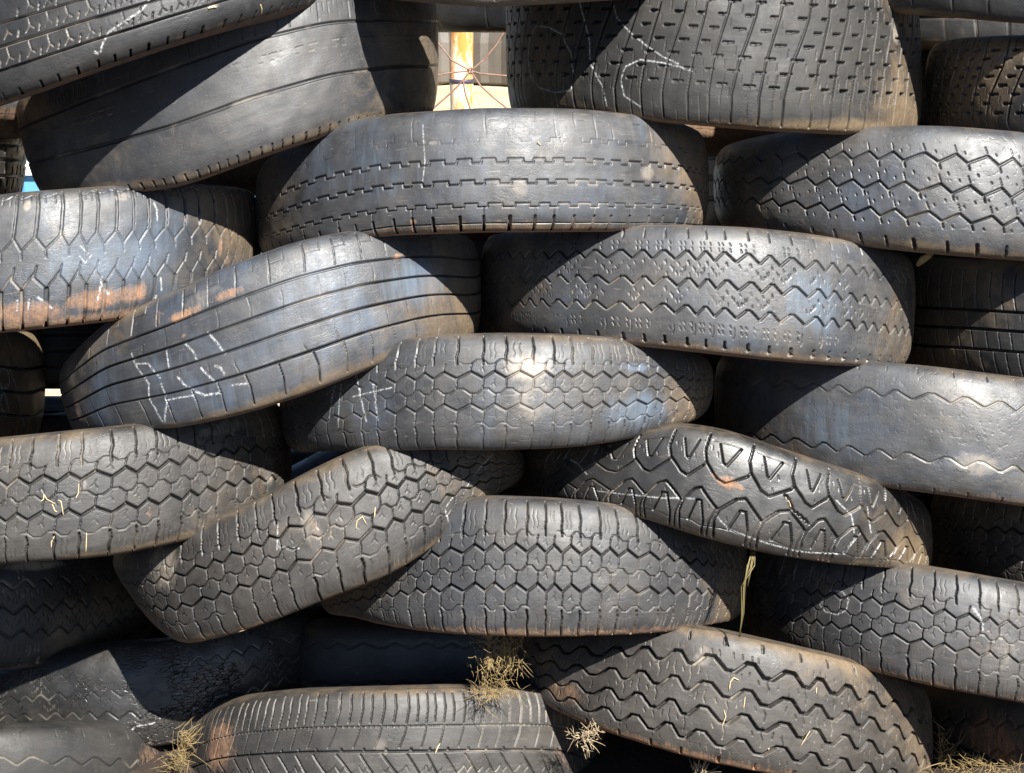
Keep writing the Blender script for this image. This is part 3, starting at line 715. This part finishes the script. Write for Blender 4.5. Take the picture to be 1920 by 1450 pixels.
tyre('honeycomb tyre with a chalk ring, running off the right edge, bird droppings on it', (1392, 2180),
     [(1392, 1035, 1392, 1205), (1500, 1043, 1492, 1228), (1620, 1056, 1606, 1252), (1760, 1076, 1750, 1287), (1920, 1104, 1910, 1316), (2180, 1150, 2170, 1365)],
     pat_hex(36, 2.8), 0.02, 3.0, M['grey'], seed=63, wear=.8, wearvar=.15, phase=15, mud_low=.8,
     mud=[(1850, 1215, 30, 22, .45)], dust=[(1460, 1075, 50, 26, .5), (1880, 1220, 50, 50, .55)],
     chalk=[(1.8, [(1545, 1120), (1560, 1108), (1580, 1110), (1590, 1125), (1588, 1145), (1570, 1154), (1548, 1148), (1536, 1135), (1545, 1120)]),
            (8.5, [(1826, 1143), (1832, 1152)]), (4, [(1830, 1150), (1840, 1170)]), (2.2, [(1840, 1168), (1845, 1180)])])
# --- seventh course
tyre('flattened black cracked tyre with white specks along its sagging lower edge', (-110, 716),
     [(-110, 1275, -110, 1392), (30, 1248, 30, 1388), (160, 1222, 165, 1397), (300, 1212, 300, 1401), (420, 1190, 420, 1372), (520, 1168, 530, 1326), (620, 1156, 630, 1312), (716, 1165, 716, 1302)],
     'zig', 0.22, 2.6, M['cracked'], seed=71, earthy=.6, wear=.22, wearvar=.5, dents=1.3, mud=[(640, 1230, 70, 50, .5)],
     chalk=[(2.6, [(222, 1365), (240, 1366)]), (3, [(247, 1370), (251, 1364)]), (2.4, [(255, 1362), (290, 1356)]), (2, [(430, 1350), (460, 1335)]), (2, [(330, 1302), (345, 1300)]), (2.4, [(404, 1308), (424, 1303)]),
            (1.6, [(120, 1378), (135, 1376)]), (1.8, [(360, 1330), (366, 1328)]), (1.8, [(380, 1338), (384, 1336)]), (1.8, [(440, 1318), (450, 1314)]), (1.6, [(180, 1368), (184, 1367)]), (1.8, [(560, 1300), (600, 1292)])])
tyre('tyre with four deep wavy grooves, straw and earth on it, low on the right', (945, 1752),
     [(938, 1188, 935, 1240), (1050, 1188, 1020, 1326), (1150, 1185, 1110, 1364), (1240, 1180, 1208, 1395), (1350, 1194, 1312, 1424), (1470, 1221, 1432, 1448), (1590, 1249, 1562, 1470), (1680, 1277, 1660, 1484), (1752, 1302, 1745, 1490)],
     'truck', -0.02, 3.6, M['soil'], bits=[(1.1, [(1368, 1295), (1370, 1280), (1378, 1272), (1385, 1276)]), (.8, [(1354, 1365), (1360, 1345), (1358, 1330)]), (.8, [(1392, 1330), (1396, 1318), (1398, 1308)]), (.9, [(1530, 1290), (1532, 1300)]), (1.3, [(1440, 1405), (1446, 1402)]), (.7, [(1500, 1400), (1520, 1370)])], seed=72, wear=1.0, wearvar=.05, mud_low=1.0,
     mud=[(1060, 1300, 70, 40, .6), (1010, 1240, 50, 40, .55), (1300, 1420, 150, 12, .6)], dust=[(1320, 1230, 22, 26, .6), (1100, 1330, 60, 30, .5), (1640, 1300, 40, 30, .3), (1250, 1400, 120, 20, .4)])
tyre('tyre with slanted cuts and a dashed line at the very bottom of the wall', (335, 1140),
     [(335, 1360, 335, 1520), (450, 1326, 450, 1528), (560, 1311, 560, 1532), (740, 1306, 740, 1536), (900, 1303, 900, 1534), (1010, 1303, 1010, 1530), (1140, 1318, 1140, 1520)],
     'asym', 0.0, 3.6, M['brown'], bits=[(1.1, [(817, 1415), (822, 1402), (826, 1394)])], seed=73, wear=.9, wearvar=.1, mud=[(410, 1400, 60, 70, .8), (1060, 1400, 50, 60, .5)], dust=[(715, 1400, 20, 30, .7), (700, 1330, 200, 14, .3)])
tyre('smooth grey tyre cropped by the bottom left corner', (-440, 356),
     [(-440, 1392, -440, 1610), (0, 1380, 0, 1600), (150, 1380, 150, 1600), (356, 1390, 356, 1600)], 'worn', 0.0, 2.6, M['black'], seed=74, earthy=.35, wear=.4, mud=[(290, 1430, 60, 50, .6)])
tyre('earth stained brown tyre in the shade of the bottom right corner', (1700, 2480),
     [(1700, 1300, 1700, 1500), (1920, 1310, 1920, 1520), (2480, 1340, 2480, 1560)], 'tick', 0.14, 3.0, M['soil'], seed=75, mud_low=.9, mud=[(1850, 1400, 100, 80, .8)], res=2.0)

# --- the second row of tyres, standing behind and seen dark through the gaps
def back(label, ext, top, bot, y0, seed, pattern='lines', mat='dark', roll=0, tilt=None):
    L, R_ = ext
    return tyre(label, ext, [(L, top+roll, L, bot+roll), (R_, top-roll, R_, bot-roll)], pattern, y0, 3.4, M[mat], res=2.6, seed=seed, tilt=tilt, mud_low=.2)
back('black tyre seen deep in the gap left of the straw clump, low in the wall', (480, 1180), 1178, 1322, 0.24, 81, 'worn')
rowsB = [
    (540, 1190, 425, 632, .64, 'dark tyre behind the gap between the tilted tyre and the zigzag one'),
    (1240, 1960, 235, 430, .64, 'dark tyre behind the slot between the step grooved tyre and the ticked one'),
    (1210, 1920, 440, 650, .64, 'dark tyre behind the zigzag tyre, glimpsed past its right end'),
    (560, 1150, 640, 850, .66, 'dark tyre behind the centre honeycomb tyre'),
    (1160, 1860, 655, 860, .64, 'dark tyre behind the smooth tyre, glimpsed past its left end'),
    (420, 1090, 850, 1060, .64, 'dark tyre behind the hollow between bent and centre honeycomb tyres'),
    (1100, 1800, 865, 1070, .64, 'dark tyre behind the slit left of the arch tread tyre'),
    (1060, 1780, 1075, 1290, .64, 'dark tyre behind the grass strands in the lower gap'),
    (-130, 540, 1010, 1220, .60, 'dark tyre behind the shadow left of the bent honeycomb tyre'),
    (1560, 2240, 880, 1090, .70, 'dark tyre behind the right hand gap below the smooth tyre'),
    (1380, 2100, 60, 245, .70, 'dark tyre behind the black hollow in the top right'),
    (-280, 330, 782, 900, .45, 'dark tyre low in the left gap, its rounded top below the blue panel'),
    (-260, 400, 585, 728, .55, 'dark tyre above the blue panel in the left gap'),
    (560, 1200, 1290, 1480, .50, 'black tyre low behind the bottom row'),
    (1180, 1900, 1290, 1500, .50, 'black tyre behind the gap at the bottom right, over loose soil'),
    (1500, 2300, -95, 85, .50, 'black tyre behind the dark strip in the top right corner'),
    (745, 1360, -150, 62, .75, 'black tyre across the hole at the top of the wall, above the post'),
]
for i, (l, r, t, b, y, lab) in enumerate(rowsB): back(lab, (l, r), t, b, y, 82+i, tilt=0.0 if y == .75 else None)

# ------------------------------------------------------------------ behind the wall: post, wire, panel, far tyres
def tube_bm(pts, r, segs=8, close=False):
    """one tube mesh through pts: (verts, faces); r number or list"""
    pts = [Vector(p) for p in pts]; V, F = [], []
    for i, p in enumerate(pts):
        d = (pts[min(i+1, len(pts)-1)] - pts[max(i-1, 0)]).normalized()
        a = d.cross(Vector((0.13, 0.9, 0.31))).normalized(); b = d.cross(a)
        rr = r[i] if isinstance(r, (list, tuple)) else r
        for k in range(segs):
            t = 2*math.pi*k/segs; V.append(p + (a*math.cos(t) + b*math.sin(t))*rr)
    for i in range(len(pts)-1):
        for k in range(segs):
            k2 = (k+1) % segs; F.append((i*segs+k, i*segs+k2, (i+1)*segs+k2, (i+1)*segs+k))
    F.append(tuple(range(segs))[::-1]); F.append(tuple(range((len(pts)-1)*segs, len(pts)*segs)))
    return V, F
def mesh(name, parts, mat, parent=None, smooth=True, loc=(0, 0, 0)):
    V, F = [], []
    for v, f in parts:
        o = len(V); V += [Vector(p) - Vector(loc) for p in v]; F += [tuple(i+o for i in q) for q in f]
    me = bpy.data.meshes.new(name); me.from_pydata(V, [], F); me.update()
    for p in me.polygons: p.use_smooth = smooth
    me.materials.append(mat)
    o = bpy.data.objects.new(name, me); COL.objects.link(o); o.parent = parent
    if parent is None: o.location = loc
    return o
def W(px, py, Y):
    x, z = at(px, py, Y); return Vector((float(x), Y, float(z)))
def box(x0, x1, y0, y1, z0, z1, b=0.004):
    v = [(x, y, z) for x in (x0, x1) for y in (y0, y1) for z in (z0, z1)]
    return v, [(0, 1, 3, 2), (4, 6, 7, 5), (0, 4, 5, 1), (2, 3, 7, 6), (0, 2, 6, 4), (1, 5, 7, 3)]

k = N('rusty_cream_paint'); P = k.coord()
f = k.noise(k.coord(0, (9, 9, 3)), 1.0, 6, 0.7)
k.L(k.mix(k.rng(f, .44, .56), (0.80, 0.72, 0.55), (0.55, 0.23, 0.04)), k.b.inputs['Base Color'])
k.b.inputs['Roughness'].default_value = 0.6; k.L(k.bump(f, .4, .003), k.b.inputs['Normal'])
YP = 3.1
bot_ = W(866, 205, YP)
px_, pz_ = bot_.x, 0
post = empty('fence_post', (px_, YP, 0))
tag(post, 'cream painted pipe post streaked with rust, upright in the opening of the tyre wall', 'post')
rad = 22*KPX*(YP+2.93)/3
pipe = [(0, 0, -0.3)] + [(0.0015*math.sin(i*1.7), 0, 0.1*i) for i in range(17)]
mesh('pipe', [tube_bm(pipe, rad, 28)], k.m, post)
cap = [(0, 0, 1.6), (0, 0, 1.612), (0, 0, 1.62)]
mesh('cap', [tube_bm(cap, [rad*1.08, rad*1.08, rad*.8], 28)], k.m, post)
mesh('clamp_band', [tube_bm([(0, 0, float(at(866, 152, YP)[1])-.006), (0, 0, float(at(866, 152, YP)[1])+.006)], rad*1.05, 28)], simple('dark_steel', (0.06, 0.05, 0.09), .5), post)
wire_m = simple('rusty_wire', (0.17, 0.085, 0.055), 0.7, (0.28, 0.18, 0.13), 60, 0.3)
yw = 2.7
ctr = W(882, 133, yw)
def strand(pts, r=0.0026):
    P_ = [W(*p, yw) for p in pts]; out = []
    for i in range(len(P_)-1):
        for j in range(6): out.append(P_[i].lerp(P_[i+1], j/6))
    return tube_bm(out + [P_[-1]], r, 6)
wr = empty('wire_mesh', ctr)
tag(wr, 'rusty fence wires crossing in front of the cream post', 'wire fence')
for pts in ([(770, 30), (808, 62), (822, 82), (848, 114), (882, 133)], [(882, 133), (900, 160), (925, 183), (950, 203), (990, 240)],
            [(882, 133), (908, 112), (931, 84), (944, 62), (970, 20)], [(882, 133), (865, 155), (845, 175), (822, 195), (790, 225)],
            [(700, 150), (822, 141), (842, 137), (882, 133)], [(882, 133), (900, 138), (945, 142), (1010, 146)], [(868, 150), (872, 175), (882, 205), (888, 230)]):
    o = mesh('wire', [strand(pts)], wire_m, None); o.parent = wr; o.location = -Vector(ctr)
knot = [ctr + Vector((0.006*math.cos(t), 0.004*math.sin(2*t), 0.008*math.sin(t))) for t in np.linspace(0, 12.5, 30)]
o = mesh('knot', [tube_bm(knot, 0.003, 6)], wire_m, None); o.parent = wr; o.location = -Vector(ctr)

# blue skip with a white rim, standing on the ground behind the left half of the wall
mb = simple('blue_paint', (0.10, 0.30, 0.50), 0.45, (0.08, 0.24, 0.42), 8, 0.1)
mw = simple('white_paint', (0.82, 0.82, 0.80), 0.5, (0.7, 0.7, 0.68), 12, 0.1)
YB = 3.2
xl, zt = at(-260, 328, YB); xr, _ = at(640, 328, YB)
sk = empty('steel_skip', ((float(xl)+float(xr))/2, YB+.8, 0))
tag(sk, 'blue painted box with a white top rim, seen in slivers through the left gaps', 'skip')
w2 = (float(xr)-float(xl))/2; zt = float(zt)
def shell(t, h0, h1):
    return [box(-w2, w2, -.8, -.8+t, h0, h1), box(-w2, w2, .8-t, .8, h0, h1), box(-w2, -w2+t, -.8+t, .8-t, h0, h1), box(w2-t, w2, -.8+t, .8-t, h0, h1)]
mesh('body', shell(.03, 0.05, zt) + [box(-w2+.03, w2-.03, -.77, .77, .06, .09)], mb, sk, False)
rim = shell(.10, zt+.001, zt+.036)
mesh('rim', [([(x*1.012, y*1.03, z) for x, y, z in v], f) for v, f in rim], mw, sk, False)
for i in range(5):
    x = -w2 + .2 + i*(2*w2-.4)/4
    mesh('rib', [box(x-.03, x+.03, -.84, -.803, .06, zt-.005)], mb, sk, False)
for sx in (-1, 1): mesh('skid', [box(sx*w2*.7-.06, sx*w2*.7+.06, -.7, .7, 0, .05)], simple('skid_steel', (.05, .05, .05), .6), sk, False)

# big tractor tyres lying far beyond the post
def far_tyre(label, x, y, z, Rf, Hf, seed, rz=0):
    root = empty('tractor_tyre', (x, y, z)); tag(root, label, 'tyre', 'big tyres dumped beyond the fence')
    rr = random.Random(seed); m = M['soil']
    nu, V = 96, []
    prof_ = [(.62, .30), (.70, .48), (.92, .50), (.985, .42), (1.0, .25), (1.0, -.25), (.985, -.42), (.92, -.50), (.70, -.48), (.62, -.30), (.66, 0), (.62, .30)]
    G = np.zeros((nu, len(prof_), 3))
    for i in range(nu):
        t = 2*math.pi*i/nu + rz
        for j, (pr, pz) in enumerate(prof_):
            lug = 0.035*Rf if (i % 6) < 3 and 3 <= j <= 6 else 0
            G[i, j] = ((pr*Rf+lug)*math.cos(t), (pr*Rf+lug)*math.sin(t), Hf*(pz+.5))
    a = grid_mesh('tread', G[:, 2:8][:, ::-1], True, m, root); b = grid_mesh('sidewall', G[:, :3][:, ::-1], True, m, root)
    c = grid_mesh('sidewall', G[:, 7:10][:, ::-1], True, m, root); d = grid_mesh('inner_liner', G[:, 9:][:, ::-1], True, m, root)
    for o in root.children:
        for p in o.data.polygons: p.use_smooth = False
for i, (px, row, lab) in enumerate(((690, 0, 'big brown lugged tyre lying beyond the post, left of it'), (1010, 0, 'big brown lugged tyre lying beyond the post, right of it'),
        (850, 1, 'big brown lugged tyre on top of two others beyond the post'))):
    Yf = 18.3; x = float(at(px, 160, Yf)[0]); far_tyre(lab, x, Yf + 1.3 + .2*row, .62*row, 1.0 if row else 1.15, .62, 5+i, i*.5)

# ------------------------------------------------------------------ straw, grass, droppings
straw = simple('dry_straw', (0.40, 0.29, 0.12), 0.8, (0.16, 0.11, 0.05), 90, 0)
green = simple('green_stem', (0.30, 0.32, 0.09), 0.7, (0.22, 0.20, 0.07), 30, 0)
def blade(p, d, L, r, rnd, curl=.35, n=5):
    p = Vector(p); d = Vector(d).normalized(); pts = [p.copy()]
    b = Vector((rnd.uniform(-1, 1), rnd.uniform(-1, 1), rnd.uniform(-1, 1)))*curl
    for i in range(n):
        d = (d + b/n).normalized(); p = p + d*(L/n); pts.append(p.copy())
    return tube_bm(pts, [r*(1-.75*i/n) for i in range(n+1)], 4)
def clump(name, label, cat, px, py, Y, rx, ry, rz_, n, L, mat, seed, up=0.0, r=0.0007, group=None, side=1.0):
    rnd = random.Random(seed); c = W(px, py, Y); parts = []
    subs = [(rnd.gauss(0, .45), rnd.gauss(0, .4), rnd.gauss(0, .5), rnd.uniform(.12, .45), Vector((rnd.uniform(-1, 1), rnd.uniform(-1, .5), rnd.uniform(-1, 1)))) for _ in range(9)]
    for _ in range(n):
        sb = rnd.choice(subs); e = sb[3]
        o = Vector(((sb[0]+rnd.gauss(0, e))*rx, (sb[1]+rnd.gauss(0, e))*rz_, (sb[2]+rnd.gauss(0, e))*ry))*KPX
        d = Vector((rnd.uniform(-1, 1)*side, rnd.uniform(-1, .6), rnd.uniform(-1, 1) + up)) + sb[4]*1.1
        parts.append(blade(o, d, L*rnd.choice((.3, .5, .7, 1, 1.6))*rnd.uniform(.7, 1.1), r*rnd.uniform(.6, 1.5), rnd, .9))
    o = mesh(name, [([v + c for v in V], F) for V, F in parts], mat, None, True, c)
    tag(o, label, cat, group); return o
pale = simple('pale_fibre', (.55, .44, .29), .8, (.3, .22, .13), 60, 0)
clump('straw_clump', 'tangle of dry straw hanging from the end of the wavy grooved tyre', 'straw', 932, 1226, 0.03, 34, 66, 50, 560, .021, straw, 21, -.8, .00055)
clump('straw_clump', 'small pale straw wisps on top of the bottom dashed line tyre', 'straw', 918, 1296, .03, 40, 8, 40, 200, .024, straw, 12, 0, .0004)
clump('straw_clump', 'frayed pale tuft sticking out under the wavy grooved tyre', 'straw', 1100, 1374, .03, 26, 16, 24, 120, .016, pale, 3, 0, .0006)
clump('grass_tuft', 'dry grass tuft growing in the corner right of the wavy grooved tyre', 'grass tuft', 1772, 1425, .22, 26, 50, 60, 70, .055, straw, 4, .9, .0006, side=.8)
clump('grass_tuft', 'thin dry grass standing between the cracked and the bottom tyres', 'grass tuft', 343, 1428, .13, 22, 40, 50, 220, .028, straw, 5, .4, .0005, side=.9)
clump('grass_tuft', 'short yellow straw sprout at the bottom under the wavy grooved tyre', 'grass tuft', 1312, 1448, .02, 16, 12, 16, 70, .02, pale, 6, .8, .0006)
clump('straw_clump', 'dead leaves and straw litter on the soil by the bottom right corner', 'straw', 1850, 1446, .16, 70, 10, 90, 260, .026, straw, 7, .1, .0005)
rnd = random.Random(9); parts = []
c0 = W(1400, 1040, -.03)
for i in range(9):
    tx = rnd.uniform(-8, 16); pts = [W(1415+rnd.uniform(-5, 12), 1020+rnd.uniform(-6, 12), .02)]
    for j, (x, y) in enumerate(((1408, 1060), (1396, 1100), (1390, 1150), (1385, 1195))):
        if j > 1 and i > 3: break
        pts.append(W(x+rnd.uniform(-5, 6)*(1.5-j*.3), y, -.02))
    parts.append(tube_bm(pts, [.0008*(1-.12*q) for q in range(len(pts))], 5))
o = mesh('grass_strand', parts, simple('olive_straw', (.20, .16, .06), .7, None, 30, 0), None, True, c0)
tag(o, 'long dry grass strands dangling in the gap right of the clean honeycomb tyre', 'grass strands')

# short bits of straw caught on the tyre faces
bm_ = simple('straw_bit', (0.62, 0.50, 0.30), 0.75, (0.45, 0.34, 0.18), 60, 0)
for rb, P3 in BITS:
    pts = []
    for a, b in zip(P3[:-1], P3[1:]): pts += [a.lerp(b, j/3) for j in range(3)]
    pts.append(P3[-1]); n_ = len(pts)
    o = mesh('straw_bit', [tube_bm(pts, [rb*(.55+.45*math.sin(math.pi*(i+.6)/n_)) for i in range(n_)], 6)], bm_, None, True, P3[0])
    tag(o, 'short curled bit of dry straw caught on the face of a tyre', 'straw bit', 'bits of straw stuck on the tyres')
chip = [W(1720, 498, .16), W(1730, 487, .155), W(1742, 479, .155), W(1750, 476, .16)]
o = mesh('wood_chip', [tube_bm(chip, [.003, .006, .005, .002], 7)], straw, None, True, chip[0])
tag(o, 'pale splinter of wood wedged at the upper right end of the zigzag tyre', 'wood chip')
